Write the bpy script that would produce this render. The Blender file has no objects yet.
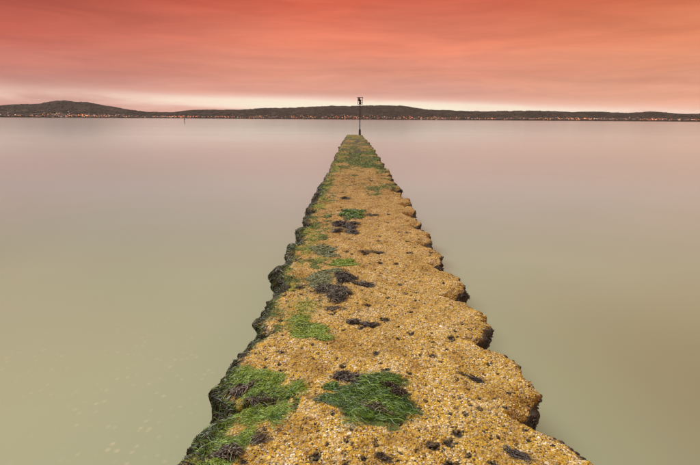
import bpy, math, random
import numpy as np

rng = np.random.default_rng(11)
random.seed(11)
scene = bpy.context.scene
col = scene.collection
rad = math.radians

# ------------------------------------------------------------------ camera, sky, sun, exposure
WATER_Z, TOP_Z = 0.0, 0.90          # sea level, crown of the jetty
cam_d = bpy.data.cameras.new('camera')
cam_d.sensor_width = 36.0
cam_d.lens = 36.0 * 467.0 / 700.0
cam_d.clip_start, cam_d.clip_end = 0.05, 60000
cam = bpy.data.objects.new('camera', cam_d)
col.objects.link(cam)
from mathutils import Matrix
cam.matrix_world = (Matrix.Translation((0, 0, TOP_Z + 1.5)) @ Matrix.Rotation(rad(0.37), 4, 'Z')
                    @ Matrix.Rotation(rad(90 - 13.64), 4, 'X') @ Matrix.Rotation(rad(0.36), 4, 'Z'))
scene.camera = cam

SUN_EL, SUN_AZ = 58.0, -60.0         # azimuth from +Y (the way the jetty points), + to the right
scene.view_settings.view_transform = 'Standard'
scene.view_settings.look = 'None'
scene.view_settings.exposure = 0.0
scene.view_settings.gamma = 1.0
scene.view_settings.use_curve_mapping = False
scene.cycles.max_bounces = 5
scene.cycles.use_denoising = True


class NT:
    """small helper to write node trees"""
    def __init__(self, tree):
        self.t = tree
        tree.nodes.clear()

    def n(self, kind, **kw):
        nd = self.t.nodes.new(kind)
        for k, v in kw.items():
            setattr(nd, k, v)
        return nd

    def put(self, sock, v):
        if isinstance(v, bpy.types.NodeSocket):
            self.t.links.new(v, sock)
        elif v is not None:
            sock.default_value = v

    def math(self, op, a, b=None, c=None, clamp=False):
        m = self.n('ShaderNodeMath', operation=op, use_clamp=clamp)
        self.put(m.inputs[0], a)
        self.put(m.inputs[1], b)
        self.put(m.inputs[2], c)
        return m.outputs[0]

    def mix(self, f, a, b, blend='MIX'):
        m = self.n('ShaderNodeMix', data_type='RGBA', blend_type=blend)
        m.clamp_factor = True
        self.put(m.inputs[0], f)
        self.put(m.inputs[6], a if isinstance(a, bpy.types.NodeSocket) else (*a, 1))
        self.put(m.inputs[7], b if isinstance(b, bpy.types.NodeSocket) else (*b, 1))
        return m.outputs[2]

    def ramp(self, f, stops, interp='LINEAR'):
        r = self.n('ShaderNodeValToRGB')
        r.color_ramp.interpolation = interp
        els = r.color_ramp.elements
        while len(els) < len(stops):
            els.new(0.5)
        for e, (p, c) in zip(els, stops):
            e.position = p
            e.color = (*c, 1) if len(c) == 3 else c
        self.put(r.inputs[0], f)
        return r.outputs[0]

    def rng(self, v, a, b, c=0.0, d=1.0, smooth=False):
        m = self.n('ShaderNodeMapRange', interpolation_type='SMOOTHSTEP' if smooth else 'LINEAR')
        m.clamp = True
        self.put(m.inputs[0], v)
        for i, x in enumerate((a, b, c, d)):
            self.put(m.inputs[1 + i], x)
        return m.outputs[0]

    def noise(self, vec, scale, detail=3, rough=0.55, dist=0.0):
        m = self.n('ShaderNodeTexNoise')
        self.put(m.inputs['Vector'], vec)
        m.inputs['Scale'].default_value = scale
        m.inputs['Detail'].default_value = detail
        m.inputs['Roughness'].default_value = rough
        m.inputs['Distortion'].default_value = dist
        return m.outputs[0]

    def mapping(self, vec, scale=(1, 1, 1), loc=(0, 0, 0), rot=(0, 0, 0)):
        m = self.n('ShaderNodeMapping')
        self.put(m.inputs[0], vec)
        m.inputs['Location'].default_value = loc
        m.inputs['Rotation'].default_value = rot
        m.inputs['Scale'].default_value = scale
        return m.outputs[0]

    def attr(self, name):
        return self.n('ShaderNodeAttribute', attribute_name=name).outputs['Fac']


def s2l(r, g, b):
    f = lambda c: (c / 255 / 12.92) if c / 255 <= 0.04045 else ((c / 255 + 0.055) / 1.055) ** 2.4
    return (f(r), f(g), f(b))


# ---- sky: a salmon cloud deck over a clear twilight strip at the horizon
world = bpy.data.worlds.new('World')
scene.world = world
world.use_nodes = True
w = NT(world.node_tree)
vec = w.n('ShaderNodeTexCoord').outputs['Generated']
sep = w.n('ShaderNodeSeparateXYZ')
w.put(sep.inputs[0], vec)
dx, dy, dz = sep.outputs
el = w.math('MULTIPLY', w.math('ARCSINE', dz), 180 / math.pi)
hl = w.math('SQRT', w.math('ADD', w.math('MULTIPLY', dx, dx), w.math('MULTIPLY', dy, dy)))
sa = w.math('DIVIDE', dx, w.math('MAXIMUM', hl, 0.001))          # sine of the azimuth
# long soft streaks of cloud
st = w.mapping(vec, scale=(1.6, 1.6, 15), rot=(0, rad(1.6), 0))
n1 = w.noise(st, 2.4, 6, 0.58, 0.5)
st2 = w.mapping(vec, scale=(1.0, 1.0, 6), rot=(0, rad(-3), 0), loc=(3, 1, 0))
n2 = w.noise(st2, 2.2, 4, 0.55, 0.5)
elw = w.math('ADD', el, w.math('MULTIPLY', w.math('SUBTRACT', n2, 0.5), 4.0))
u = w.rng(elw, 0.0, 40.0)
R_L = [(0.0, s2l(230, 174, 160)), (0.07, s2l(208, 148, 134)), (0.13, s2l(206, 128, 112)), (0.21, s2l(202, 102, 84)),
       (0.32, s2l(160, 66, 52)), (0.6, s2l(202, 134, 112)), (1.0, s2l(208, 182, 162))]
R_C = [(0.0, s2l(240, 186, 160)), (0.07, s2l(228, 166, 146)), (0.13, s2l(233, 156, 130)), (0.21, s2l(236, 138, 108)),
       (0.32, s2l(216, 102, 76)), (0.6, s2l(212, 138, 112)), (1.0, s2l(208, 182, 162))]
R_R = [(0.0, s2l(242, 182, 152)), (0.07, s2l(234, 166, 136)), (0.13, s2l(238, 158, 122)), (0.21, s2l(236, 142, 102)),
       (0.32, s2l(194, 98, 62)), (0.6, s2l(210, 136, 108)), (1.0, s2l(208, 182, 162))]
cl, cc, cr = w.ramp(u, R_L), w.ramp(u, R_C), w.ramp(u, R_R)
deck = w.mix(w.rng(sa, -0.62, -0.05, smooth=True), cl, cc)
deck = w.mix(w.rng(sa, 0.12, 0.62, smooth=True), deck, cr)
deck = w.mix(1.0, deck, w.ramp(n1, [(0.28, (0.86, 0.83, 0.84)), (0.72, (1.09, 1.12, 1.13))]), 'MULTIPLY')
deck = w.mix(1.0, deck, w.ramp(n2, [(0.30, (0.86, 0.86, 0.88)), (0.70, (1.08, 1.06, 1.05))]), 'MULTIPLY')
# the clear strip above the hills, sloping down to the right
eb = w.math('SUBTRACT', 1.50, w.math('MULTIPLY', sa, 1.30))
dlt = w.math('DIVIDE', w.math('SUBTRACT', el, eb), 0.85)
dlt = w.math('ADD', dlt, w.math('MULTIPLY', w.math('SUBTRACT', n1, 0.5), 1.3))
g = w.math('POWER', math.e, w.math('MULTIPLY', w.math('MULTIPLY', dlt, dlt), -1.0))
gl = w.math('ADD', 0.36, w.math('MULTIPLY', 0.64, w.math('POWER', math.e, w.math('MULTIPLY', w.math('POWER', w.math('DIVIDE', w.math('SUBTRACT', sa, 0.05), 0.36), 2.0), -1.0))))
front = w.rng(dy, 0.0, 0.5, smooth=True)
g = w.math('MULTIPLY', w.math('MULTIPLY', g, gl), w.math('MULTIPLY', front, w.rng(n1, 0.30, 0.55, 0.62, 1.05)))
strip = w.ramp(w.math('MULTIPLY', g, 1.0), [(0.0, s2l(248, 196, 178)), (0.42, s2l(254, 222, 204)), (0.85, s2l(255, 242, 216))])
skyc = w.mix(w.math('MULTIPLY', g, 1.75, clamp=True), deck, strip)
neb = w.n('ShaderNodeTexSky', sky_type='NISHITA', sun_disc=False)
neb.sun_elevation, neb.sun_rotation = rad(SUN_EL), rad(SUN_AZ)
bg1 = w.n('ShaderNodeBackground')
w.put(bg1.inputs[0], neb.outputs[0])
bg1.inputs[1].default_value = 0.06
bg2 = w.n('ShaderNodeBackground')
w.put(bg2.inputs[0], skyc)
bg2.inputs[1].default_value = 1.0
mx = w.n('ShaderNodeMixShader')
mx.inputs[0].default_value = 0.98      # cloud cover
w.put(mx.inputs[1], bg1.outputs[0])
w.put(mx.inputs[2], bg2.outputs[0])
w.put(w.n('ShaderNodeOutputWorld').inputs[0], mx.outputs[0])

sun_d = bpy.data.lights.new('sun', 'SUN')
sun_d.energy = 3.7
sun_d.angle = rad(26)
sun_d.color = (1.0, 0.97, 0.92)
sun = bpy.data.objects.new('sun', sun_d)
col.objects.link(sun)
from mathutils import Vector
sdir = Vector((math.sin(rad(SUN_AZ)) * math.cos(rad(SUN_EL)), math.cos(rad(SUN_AZ)) * math.cos(rad(SUN_EL)), math.sin(rad(SUN_EL))))
sun.rotation_euler = sdir.to_track_quat('Z', 'Y').to_euler()


# ------------------------------------------------------------------ numpy helpers
def _hash(ix, iy, iz, seed):
    h = (ix.astype(np.int64) * 374761393 + iy.astype(np.int64) * 668265263 + iz.astype(np.int64) * 2147483647 + seed * 974634777) & 0xffffffff
    h = ((h ^ (h >> 13)) * 1274126177) & 0xffffffff
    return ((h ^ (h >> 16)) & 0xffffff) / float(0xffffff)


def vnoise(x, y, z, seed=0):
    """smooth value noise, -1..1"""
    x0, y0, z0 = np.floor(x), np.floor(y), np.floor(z)
    fx, fy, fz = x - x0, y - y0, z - z0
    fx, fy, fz = (t * t * t * (t * (t * 6 - 15) + 10) for t in (fx, fy, fz))
    r = 0
    for i in (0, 1):
        for j in (0, 1):
            for k in (0, 1):
                wgt = (fx if i else 1 - fx) * (fy if j else 1 - fy) * (fz if k else 1 - fz)
                r = r + wgt * _hash(x0 + i, y0 + j, z0 + k, seed)
    return r * 2 - 1


def fbm(x, y, z, freq, octs, seed=0, gain=0.5):
    a, t, s = 1.0, 0, 0
    for o in range(octs):
        t = t + a * vnoise(x * freq + 17.3 * o, y * freq - 9.1 * o, z * freq + 3.7 * o, seed + o)
        s += a
        a *= gain
        freq *= 2.03
    return t / s


def sstep(a, b, v):
    t = np.clip((v - a) / (b - a), 0, 1)
    return t * t * (3 - 2 * t)


def in_poly(px, py, poly):
    r = np.zeros(px.shape, bool)
    j = len(poly) - 1
    for i in range(len(poly)):
        xi, yi = poly[i]
        xj, yj = poly[j]
        c = ((yi > py) != (yj > py)) & (px < (xj - xi) * (py - yi) / (yj - yi + 1e-12) + xi)
        r ^= c
        j = i
    return r


def mesh_np(name, verts, faces, mat=None, parent=None, attrs=None, smooth=True, normals=None, kind=None):
    """faces: int array (n,3) or (n,4)"""
    me = bpy.data.meshes.new(name)
    verts = np.ascontiguousarray(verts, np.float32)
    faces = np.ascontiguousarray(faces, np.int32)
    k = faces.shape[1]
    me.vertices.add(len(verts))
    me.vertices.foreach_set('co', verts.ravel())
    me.loops.add(faces.size)
    me.loops.foreach_set('vertex_index', faces.ravel())
    me.polygons.add(len(faces))
    me.polygons.foreach_set('loop_start', np.arange(0, faces.size, k, dtype=np.int32))
    me.polygons.foreach_set('use_smooth', np.full(len(faces), smooth, bool))
    for an, av in (attrs or {}).items():
        at = me.attributes.new(an, 'FLOAT', 'POINT')
        at.data.foreach_set('value', np.ascontiguousarray(av, np.float32))
    me.update(calc_edges=True)
    if normals is not None:
        me.normals_split_custom_set_from_vertices(np.ascontiguousarray(normals, np.float32))
    if mat:
        me.materials.append(mat)
    o = bpy.data.objects.new(name, me)
    col.objects.link(o)
    if parent:
        o.parent = parent
    if kind:
        o['kind'] = kind
    return o


def tag(o, label=None, cat=None, group=None, kind=None):
    if label:
        o['label'] = label
    if cat:
        o['category'] = cat
    if group:
        o['group'] = group
    if kind:
        o['kind'] = kind
    return o


def empty(name, loc=(0, 0, 0)):
    o = bpy.data.objects.new(name, None)
    o.location = loc
    col.objects.link(o)
    return o


# ------------------------------------------------------------------ materials
def new_mat(name):
    m = bpy.data.materials.new(name)
    m.use_nodes = True
    t = NT(m.node_tree)
    b = t.n('ShaderNodeBsdfPrincipled')
    out = t.n('ShaderNodeOutputMaterial')
    t.put(out.inputs[0], b.outputs[0])
    return m, t, b


def simple_mat(name, c, rough=0.7, metal=0.0, noise=None, amount=0.35):
    m, t, b = new_mat(name)
    b.inputs['Roughness'].default_value = rough
    b.inputs['Metallic'].default_value = metal
    vec = t.n('ShaderNodeTexCoord').outputs['Object']
    n = t.noise(vec, noise or 8.0, 4)
    t.put(b.inputs['Base Color'], t.mix(n, tuple(x * (1 - amount) for x in c), tuple(min(1, x * (1 + amount)) for x in c)))
    return m


def mat_concrete():
    m, t, b = new_mat('crusted_concrete')
    co = t.n('ShaderNodeNewGeometry').outputs['Position']
    sp = t.n('ShaderNodeSeparateXYZ')
    t.put(sp.inputs[0], co)
    warp = t.n('ShaderNodeVectorMath', operation='ADD')
    nz = t.n('ShaderNodeTexNoise')
    t.put(nz.inputs['Vector'], co)
    nz.inputs['Scale'].default_value = 120
    sc = t.n('ShaderNodeVectorMath', operation='SCALE')
    t.put(sc.inputs[0], nz.outputs[1])
    sc.inputs['Scale'].default_value = 0.006
    t.put(warp.inputs[0], co)
    t.put(warp.inputs[1], sc.outputs[0])
    v = t.n('ShaderNodeTexVoronoi', feature='F1')
    t.put(v.inputs['Vector'], warp.outputs[0])
    v.inputs['Scale'].default_value = 95
    cs = t.n('ShaderNodeSeparateColor')
    t.put(cs.inputs[0], v.outputs['Color'])
    r1, r2 = cs.outputs[0], cs.outputs[1]
    cell = t.ramp(r1, [(0.0, (0.56, 0.35, 0.025)), (0.26, (0.62, 0.44, 0.06)), (0.42, (0.46, 0.24, 0.03)), (0.55, (0.68, 0.57, 0.32)),
                       (0.70, (0.76, 0.71, 0.60)), (0.80, (0.32, 0.28, 0.22)), (0.89, (0.05, 0.038, 0.025))], 'CONSTANT')
    far = t.ramp(r1, [(0.0, (0.46, 0.275, 0.085)), (0.34, (0.52, 0.33, 0.12)), (0.52, (0.35, 0.18, 0.06)), (0.66, (0.60, 0.46, 0.28)),
                      (0.82, (0.22, 0.15, 0.08)), (0.90, (0.05, 0.04, 0.025))], 'CONSTANT')
    yb = t.math('ADD', sp.outputs[1], t.math('MULTIPLY', t.noise(co, 1.3, 3), 2.0))
    stone = t.mix(t.rng(yb, 3.4, 8.0), cell, far)
    blo = t.noise(co, 6.5, 4, 0.62, 0.4)
    stone = t.mix(t.rng(blo, 0.53, 0.66, 0.0, 0.34), stone, (0.64, 0.55, 0.38))
    stone = t.mix(t.rng(blo, 0.46, 0.34, 0.0, 0.6), stone, (0.30, 0.155, 0.035))
    # older, browner crust towards the seaward end
    stone = t.mix(t.rng(yb, 6.5, 20.0, 0.0, 0.82), stone, t.mix(t.noise(co, 9, 5, 0.7), (0.05, 0.032, 0.014), (0.34, 0.19, 0.07)))
    # yellow lichen film: brighter and duller areas
    big = t.noise(co, 3.2, 4, 0.6)
    stone = t.mix(1.0, stone, t.ramp(big, [(0.32, (0.62, 0.54, 0.40)), (0.52, (1.0, 1.0, 1.0)), (0.72, (1.12, 1.16, 1.28))]), 'MULTIPLY')
    matrix = t.mix(t.noise(co, 14, 4), (0.30, 0.17, 0.018), (0.54, 0.37, 0.045))
    stone = t.mix(t.rng(v.outputs['Distance'], 0.42, 0.75), stone, matrix)
    mid = t.noise(co, 42, 4, 0.65)
    stone = t.mix(1.0, stone, t.ramp(mid, [(0.32, (0.28, 0.22, 0.16)), (0.47, (1, 1, 1)), (0.8, (1.2, 1.2, 1.2))]), 'MULTIPLY')
    # weed film and dark growth, where the surface carries it
    moss = t.attr('moss')
    lime = t.attr('lime')
    dark = t.attr('dark')
    mn = t.noise(co, 28, 4, 0.65)
    mf = t.rng(t.math('ADD', moss, t.math('MULTIPLY', t.math('SUBTRACT', mn, 0.5), 1.1)), 0.35, 0.62)
    green = t.mix(t.noise(co, 60, 3, 0.6), (0.020, 0.042, 0.005), (0.085, 0.160, 0.014))
    green = t.mix(t.rng(r2, 0.7, 0.9), green, (0.15, 0.105, 0.03))
    stp = t.mapping(co, scale=(1.0, 0.45, 1.0))
    green = t.mix(1.0, green, t.ramp(t.noise(stp, 7, 5, 0.7), [(0.33, (0.30, 0.26, 0.22)), (0.5, (0.95, 0.95, 0.95)), (0.66, (1.5, 1.6, 1.2))]), 'MULTIPLY')
    green = t.mix(t.rng(t.noise(stp, 4, 5, 0.7), 0.56, 0.66), green, (0.125, 0.078, 0.032))
    c = t.mix(t.math('MULTIPLY', mf, 0.92), stone, green)
    lf = t.rng(t.math('ADD', lime, t.math('MULTIPLY', t.math('SUBTRACT', mn, 0.5), 0.9)), 0.30, 0.72)
    c = t.mix(t.math('MULTIPLY', lf, 0.85), c, t.mix(t.noise(co, 70, 3), (0.13, 0.17, 0.012), (0.32, 0.31, 0.03)))
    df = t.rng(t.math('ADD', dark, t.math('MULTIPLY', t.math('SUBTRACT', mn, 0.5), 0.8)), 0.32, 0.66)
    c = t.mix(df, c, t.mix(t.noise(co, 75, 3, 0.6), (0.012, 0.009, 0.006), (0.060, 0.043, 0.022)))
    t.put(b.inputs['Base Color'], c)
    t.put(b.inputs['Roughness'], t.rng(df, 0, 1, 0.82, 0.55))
    # grain
    h = t.math('SUBTRACT', 1.0, v.outputs['Distance'])
    h = t.math('ADD', t.math('MULTIPLY', h, t.math('ADD', 0.4, r2)), t.math('MULTIPLY', mid, 1.2))
    bp = t.n('ShaderNodeBump')
    bp.inputs['Strength'].default_value = 1.0
    bp.inputs['Distance'].default_value = 0.010
    t.put(bp.inputs['Height'], h)
    t.put(b.inputs['Normal'], bp.outputs[0])
    return m


def mat_rnd(name, stops, rough=0.6, interp='LINEAR', bump=None, spec=0.5, noise_scale=60, noise_amt=0.4, tan=False):
    """colour chosen per strand / per stone by the point attribute rnd"""
    m, t, b = new_mat(name)
    co = t.n('ShaderNodeNewGeometry').outputs['Position']
    c = t.ramp(t.attr('rnd'), stops, interp)
    n = t.noise(co, noise_scale, 3)
    a = noise_amt
    c = t.mix(1.0, c, t.ramp(n, [(0.3, (1 - a,) * 3), (0.7, (1 + a,) * 3)]), 'MULTIPLY')
    if tan:      # the yellow lichen gives way to plain tan stone further out
        sp = t.n('ShaderNodeSeparateXYZ')
        t.put(sp.inputs[0], co)
        c = t.mix(t.rng(t.math('ADD', sp.outputs[1], t.math('MULTIPLY', t.noise(co, 1.3, 3), 2.0)), 3.4, 8.0), c,
                  t.mix(1.0, t.mix(0.5, c, (0.46, 0.27, 0.11)), (0.97, 0.88, 0.86), 'MULTIPLY'))
        blo = t.noise(co, 6.5, 4, 0.62, 0.4)
        c = t.mix(t.rng(blo, 0.53, 0.66, 0.0, 0.24), c, (0.64, 0.55, 0.38))
        c = t.mix(t.rng(blo, 0.46, 0.34, 0.0, 0.6), c, (0.30, 0.155, 0.035))
        c = t.mix(t.rng(sp.outputs[1], 6.0, 13.0, 0.0, 0.75), c, t.mix(t.noise(co, 9, 5, 0.7), (0.07, 0.045, 0.02), (0.38, 0.215, 0.085)))
        c = t.mix(1.0, c, t.ramp(t.noise(co, 3.2, 4, 0.6), [(0.32, (0.66, 0.58, 0.44)), (0.52, (1.0, 1.0, 1.0)), (0.72, (1.12, 1.16, 1.28))]), 'MULTIPLY')
    t.put(b.inputs['Base Color'], c)
    b.inputs['Roughness'].default_value = rough
    b.inputs['Specular IOR Level'].default_value = spec
    return m


def mat_sea():
    m, t, b = new_mat('silty_sea')
    co = t.n('ShaderNodeNewGeometry').outputs['Position']
    sp = t.n('ShaderNodeSeparateXYZ')
    t.put(sp.inputs[0], co)
    # silt carried in slow plumes
    pl = t.noise(t.mapping(co, scale=(0.16, 0.07, 1)), 1.0, 2, 0.5, 0.6)
    c = t.mix(t.rng(pl, 0.3, 0.7), (0.262, 0.292, 0.188), (0.305, 0.325, 0.220))
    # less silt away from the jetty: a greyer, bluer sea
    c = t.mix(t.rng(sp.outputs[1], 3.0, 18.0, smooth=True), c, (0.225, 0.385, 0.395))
    # water colour mixed darker and browner to the near right of the jetty
    brown_right = t.math('MULTIPLY', t.rng(t.math('ADD', sp.outputs[0], t.math('MULTIPLY', t.math('SUBTRACT', pl, 0.5), 1.5)), 0.5, 3.4, smooth=True), t.rng(sp.outputs[1], 8.0, 2.6, smooth=True))
    c = t.mix(t.math('MULTIPLY', brown_right, 0.85), c, (0.175, 0.165, 0.098))
    # pale stones and shell glimpsed in the shallows on the left of the jetty
    v = t.n('ShaderNodeTexVoronoi', feature='F1')
    t.put(v.inputs['Vector'], t.mapping(co, scale=(1, 0.85, 1)))
    v.inputs['Scale'].default_value = 15.0
    cs = t.n('ShaderNodeSeparateColor')
    t.put(cs.inputs[0], v.outputs['Color'])
    spot = t.math('MULTIPLY', t.rng(v.outputs['Distance'], 0.42, 0.05, smooth=True), t.rng(cs.outputs[0], 0.35, 0.95))
    clus = t.rng(t.noise(co, 0.9, 3), 0.36, 0.62, smooth=True)
    zone = t.math('MULTIPLY', t.rng(sp.outputs[1], 6.4, 3.4, smooth=True), t.rng(sp.outputs[0], -1.0, -1.6, smooth=True))
    f = t.math('MULTIPLY', t.math('MULTIPLY', spot, clus), t.math('MULTIPLY', zone, 0.32))
    c = t.mix(f, c, (0.62, 0.52, 0.36))
    t.put(b.inputs['Base Color'], c)
    b.inputs['IOR'].default_value = 1.33
    rn = t.noise(t.mapping(co, scale=(0.010, 0.05, 1)), 1.0, 3)
    t.put(b.inputs['Roughness'], t.rng(rn, 0.3, 0.7, 0.105, 0.125))
    return m


M_CON = mat_concrete()
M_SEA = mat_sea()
M_GRAVEL = mat_rnd('embedded_gravel', [(0.0, (0.56, 0.35, 0.022)), (0.22, (0.64, 0.45, 0.055)), (0.42, (0.46, 0.235, 0.025)), (0.56, (0.70, 0.57, 0.25)),
                                       (0.69, (0.74, 0.69, 0.57)), (0.765, (0.36, 0.33, 0.28)), (0.83, (0.16, 0.12, 0.075)), (0.885, (0.04, 0.032, 0.022))], 0.8, 'CONSTANT', noise_scale=160, noise_amt=0.35, tan=True)
M_GREEN = mat_rnd('green_weed', [(0.0, (0.010, 0.026, 0.005)), (0.4, (0.036, 0.090, 0.008)), (0.75, (0.110, 0.225, 0.014)), (1.0, (0.26, 0.37, 0.04))], 0.42)
M_LIME = mat_rnd('lime_weed', [(0.0, (0.08, 0.14, 0.010)), (0.5, (0.17, 0.27, 0.015)), (1.0, (0.32, 0.38, 0.04))], 0.5)
M_PALE = mat_rnd('bleached_weed', [(0.0, (0.08, 0.11, 0.045)), (0.5, (0.17, 0.20, 0.09)), (1.0, (0.33, 0.33, 0.20))], 0.7)
M_BROWN = mat_rnd('brown_weed', [(0.0, (0.012, 0.009, 0.007)), (0.5, (0.042, 0.027, 0.020)), (0.85, (0.095, 0.070, 0.040)), (1.0, (0.21, 0.16, 0.095))], 0.5)
M_MAUVE = mat_rnd('dried_weed', [(0.0, (0.014, 0.011, 0.009)), (0.5, (0.055, 0.046, 0.030)), (0.8, (0.15, 0.13, 0.095)), (1.0, (0.32, 0.29, 0.22))], 0.7)
M_TUFT = mat_rnd('olive_tuft', [(0.0, (0.018, 0.013, 0.006)), (0.5, (0.085, 0.055, 0.018)), (1.0, (0.26, 0.18, 0.06))], 0.7)
M_MUSSEL = mat_rnd('mussel_shell', [(0.0, (0.010, 0.010, 0.012)), (0.6, (0.035, 0.032, 0.034)), (0.9, (0.09, 0.08, 0.075)), (1.0, (0.30, 0.27, 0.22))], 0.38, noise_amt=0.5)
M_IRON = simple_mat('rusted_iron', (0.030, 0.020, 0.016), 0.6, 0.3)
M_BASE = simple_mat('weedy_iron', (0.018, 0.016, 0.012), 0.8)
M_LENS = simple_mat('lamp_glass', (0.22, 0.06, 0.04), 0.15)

# ------------------------------------------------------------------ sea
sea_v = np.array([(-7500, -2500, 0), (7500, -2500, 0), (7500, 6800, 0), (-7500, 6800, 0)], float)
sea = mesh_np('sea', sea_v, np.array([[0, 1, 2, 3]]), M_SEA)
tag(sea, 'smooth silty grey green sea with pink sheen', 'sea', kind='structure')

# ------------------------------------------------------------------ far shore
AZ = np.array([-70, -60, -50, -43, -36.35, -35.35, -34.34, -33.09, -32.22, -31.26, -30.04, -28.91, -27.78, -26.39, -24.96, -23.49, -20.41, -18.8, -16.41, -13.3, -10.79,
               -7.31, -4.6, -2.6, -.46, 3.32, 5.67, 8.37, 11.25, 13.18, 15.72, 19.48, 21.55, 24.07, 26.95, 29.43, 31.43, 32.88, 34.36, 35.54, 42, 50, 60, 70], float)
EL = np.array([.5, .55, .7, .85, 1.047, 1.184, 1.206, 1.31, 1.493, 1.642, 1.543, 1.518, 1.288, 1.056, .797, .604, .605, .818, .921, .931, 1.147,
               1.236, 1.373, 1.502, 1.47, 1.593, 1.545, 1.133, 1.028, .921, .948, .984, .984, .846, .876, .743, .888, .769, .672, .671, .75, .6, .65, .5], float)
D0, D1 = 3600.0, 5200.0


def shore_d(az):
    return D0 + 140 * np.sin(az * 0.21) + 60 * np.sin(az * 0.83 + 1)


def hill_h(az, t):
    """height over the sea; t runs 0 at the shore to 1 at the ridge and 1.6 behind it"""
    ridge = np.interp(az, AZ, EL)
    ridge = D1 * np.tan(np.radians(ridge)) + (TOP_Z + 1.5)
    e = np.where(t < 1, np.clip(t, 0, 1) ** 1.25 * (1.0 + 0.10 * np.sin(t * 9 + az)) - 0.10 * np.sin(9 + az) * np.clip(t, 0, 1) ** 3, 1 - (t - 1) * 0.9)
    low = 5 * sstep(0, 0.03, t) + 4 * fbm(az * 0.5, t * 6, 0 * az, 1.0, 3, 5) * sstep(0.02, 0.3, t) * (1 - sstep(.8, 1, t))
    return ridge * e * 0.985 + low - 1.0


naz, nt = 1100, 46
azs = np.linspace(-68, 68, naz)
ts = np.concatenate([np.linspace(0, 1, 34) ** 1.1, np.linspace(1.05, 1.6, 12)])
A, T = np.meshgrid(azs, ts, indexing='ij')
Dd = shore_d(A) + T * (D1 - shore_d(A))
Hh = hill_h(A, T) + 2.0 * fbm(A * 2.2, T * 25, 0 * A, 1.0, 2, 9) * sstep(0.1, 0.5, T)
ar = np.radians(A)
hv = np.stack([Dd * np.sin(ar), Dd * np.cos(ar), Hh], -1).reshape(-1, 3)
idx = np.arange(naz * nt).reshape(naz, nt)
hf = np.stack([idx[:-1, :-1], idx[1:, :-1], idx[1:, 1:], idx[:-1, 1:]], -1).reshape(-1, 4)
m, t, b = new_mat('hillside')
co = t.n('ShaderNodeNewGeometry').outputs['Position']
n = t.noise(co, 0.004, 4, 0.6)
f = t.noise(co, 0.02, 4, 0.6)
c = t.ramp(n, [(0.35, (0.020, 0.015, 0.011)), (0.5, (0.032, 0.024, 0.017)), (0.65, (0.052, 0.038, 0.026))])
c = t.mix(t.rng(f, 0.45, 0.7), c, (0.028, 0.024, 0.017))
t.put(b.inputs['Base Color'], c)
b.inputs['Roughness'].default_value = 0.95
b.inputs['Specular IOR Level'].default_value = 0.1
hills = mesh_np('hills', hv, hf, m)
tag(hills, 'long dark line of low hills along the far shore', 'hills', kind='structure')


def hill_point(az, tt):
    d = shore_d(az) + tt * (D1 - shore_d(az))
    a = np.radians(az)
    return np.stack([d * np.sin(a), d * np.cos(a), hill_h(az, tt)], -1)


# woods along the ridges and slopes: small faceted crowns
def blobs(centers, rx, rz, mat, name, rndv):
    base = np.array([(1, 0, 0), (.31, .95, 0), (-.81, .59, 0), (-.81, -.59, 0), (.31, -.95, 0), (0.1, 0, 1), (0, 0.1, -.6)], float)
    fc = np.array([(0, 1, 5), (1, 2, 5), (2, 3, 5), (3, 4, 5), (4, 0, 5), (1, 0, 6), (2, 1, 6), (3, 2, 6), (4, 3, 6), (0, 4, 6)])
    N = len(centers)
    jit = 1 + 0.35 * (rng.random((N, 7, 3)) - 0.5)
    v = base[None] * jit
    v[:, :, :2] *= rx[:, None, None]
    v[:, :, 2] *= rz[:, None]
    v += centers[:, None, :]
    fcs = fc[None] + (np.arange(N) * 7)[:, None, None]
    return mesh_np(name, v.reshape(-1, 3), fcs.reshape(-1, 3), mat, attrs={'rnd': np.repeat(rndv, 7)}, smooth=False)


NW = 15000
wa = rng.uniform(-44, 44, NW)
wt = np.where(rng.random(NW) < 0.25, rng.uniform(0.9, 1.02, NW), rng.random(NW) ** 0.8)
keep = fbm(wa * 1.6, wt * 9, 0 * wa, 1.0, 3, 21) > (-0.15 + 0.05 * (wt > .9))
wa, wt = wa[keep], wt[keep]
wp = hill_point(wa, wt)
wp[:, 2] += np.where(wt > .85, 0.0, 2.0)
M_WOOD = mat_rnd('far_woodland', [(0, (0.021, 0.017, 0.012)), (0.6, (0.027, 0.021, 0.015)), (1, (0.036, 0.028, 0.019))], 0.95, noise_scale=0.05)
wood = blobs(wp, rng.uniform(5, 12, len(wp)), rng.uniform(3, 6, len(wp)), M_WOOD, 'woodland', rng.random(len(wp)))
tag(wood, 'dark far woodland scattered over the hills', 'woodland', kind='stuff')

# the town: tiny houses by the water and up the slope, and its lamps
NH = 2600
ha = rng.uniform(-44, 44, NH)
dens = 0.35 + 0.65 * sstep(0, 0.35, fbm(ha * 0.35, 0 * ha + 3, 0 * ha, 1.0, 3, 31)) + 0.35 * (ha > 17) + 0.3 * (ha < -25)
ht = np.abs(rng.normal(0, 0.11, NH)) + 0.008 + 0.08 * (ha > 15) * rng.random(NH)
k = (rng.random(NH) < dens) & (ht < 0.55)
ha, ht = ha[k], ht[k]
hp = hill_point(ha, ht)
NH = len(ha)
sx, sy, sz = rng.uniform(6, 15, NH) / 2 * np.where(rng.random(NH) < 0.06, 2.6, 1), rng.uniform(7, 10, NH) / 2, rng.uniform(4.5, 8, NH)
yaw = np.radians(-ha) + rng.normal(0, 0.4, NH)
bx = np.array([(-1, -1, -.3), (1, -1, -.3), (1, 1, -.3), (-1, 1, -.3), (-1, -1, .62), (1, -1, .62), (1, 1, .62), (-1, 1, .62), (-1, 0, 1), (1, 0, 1)], float)
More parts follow.
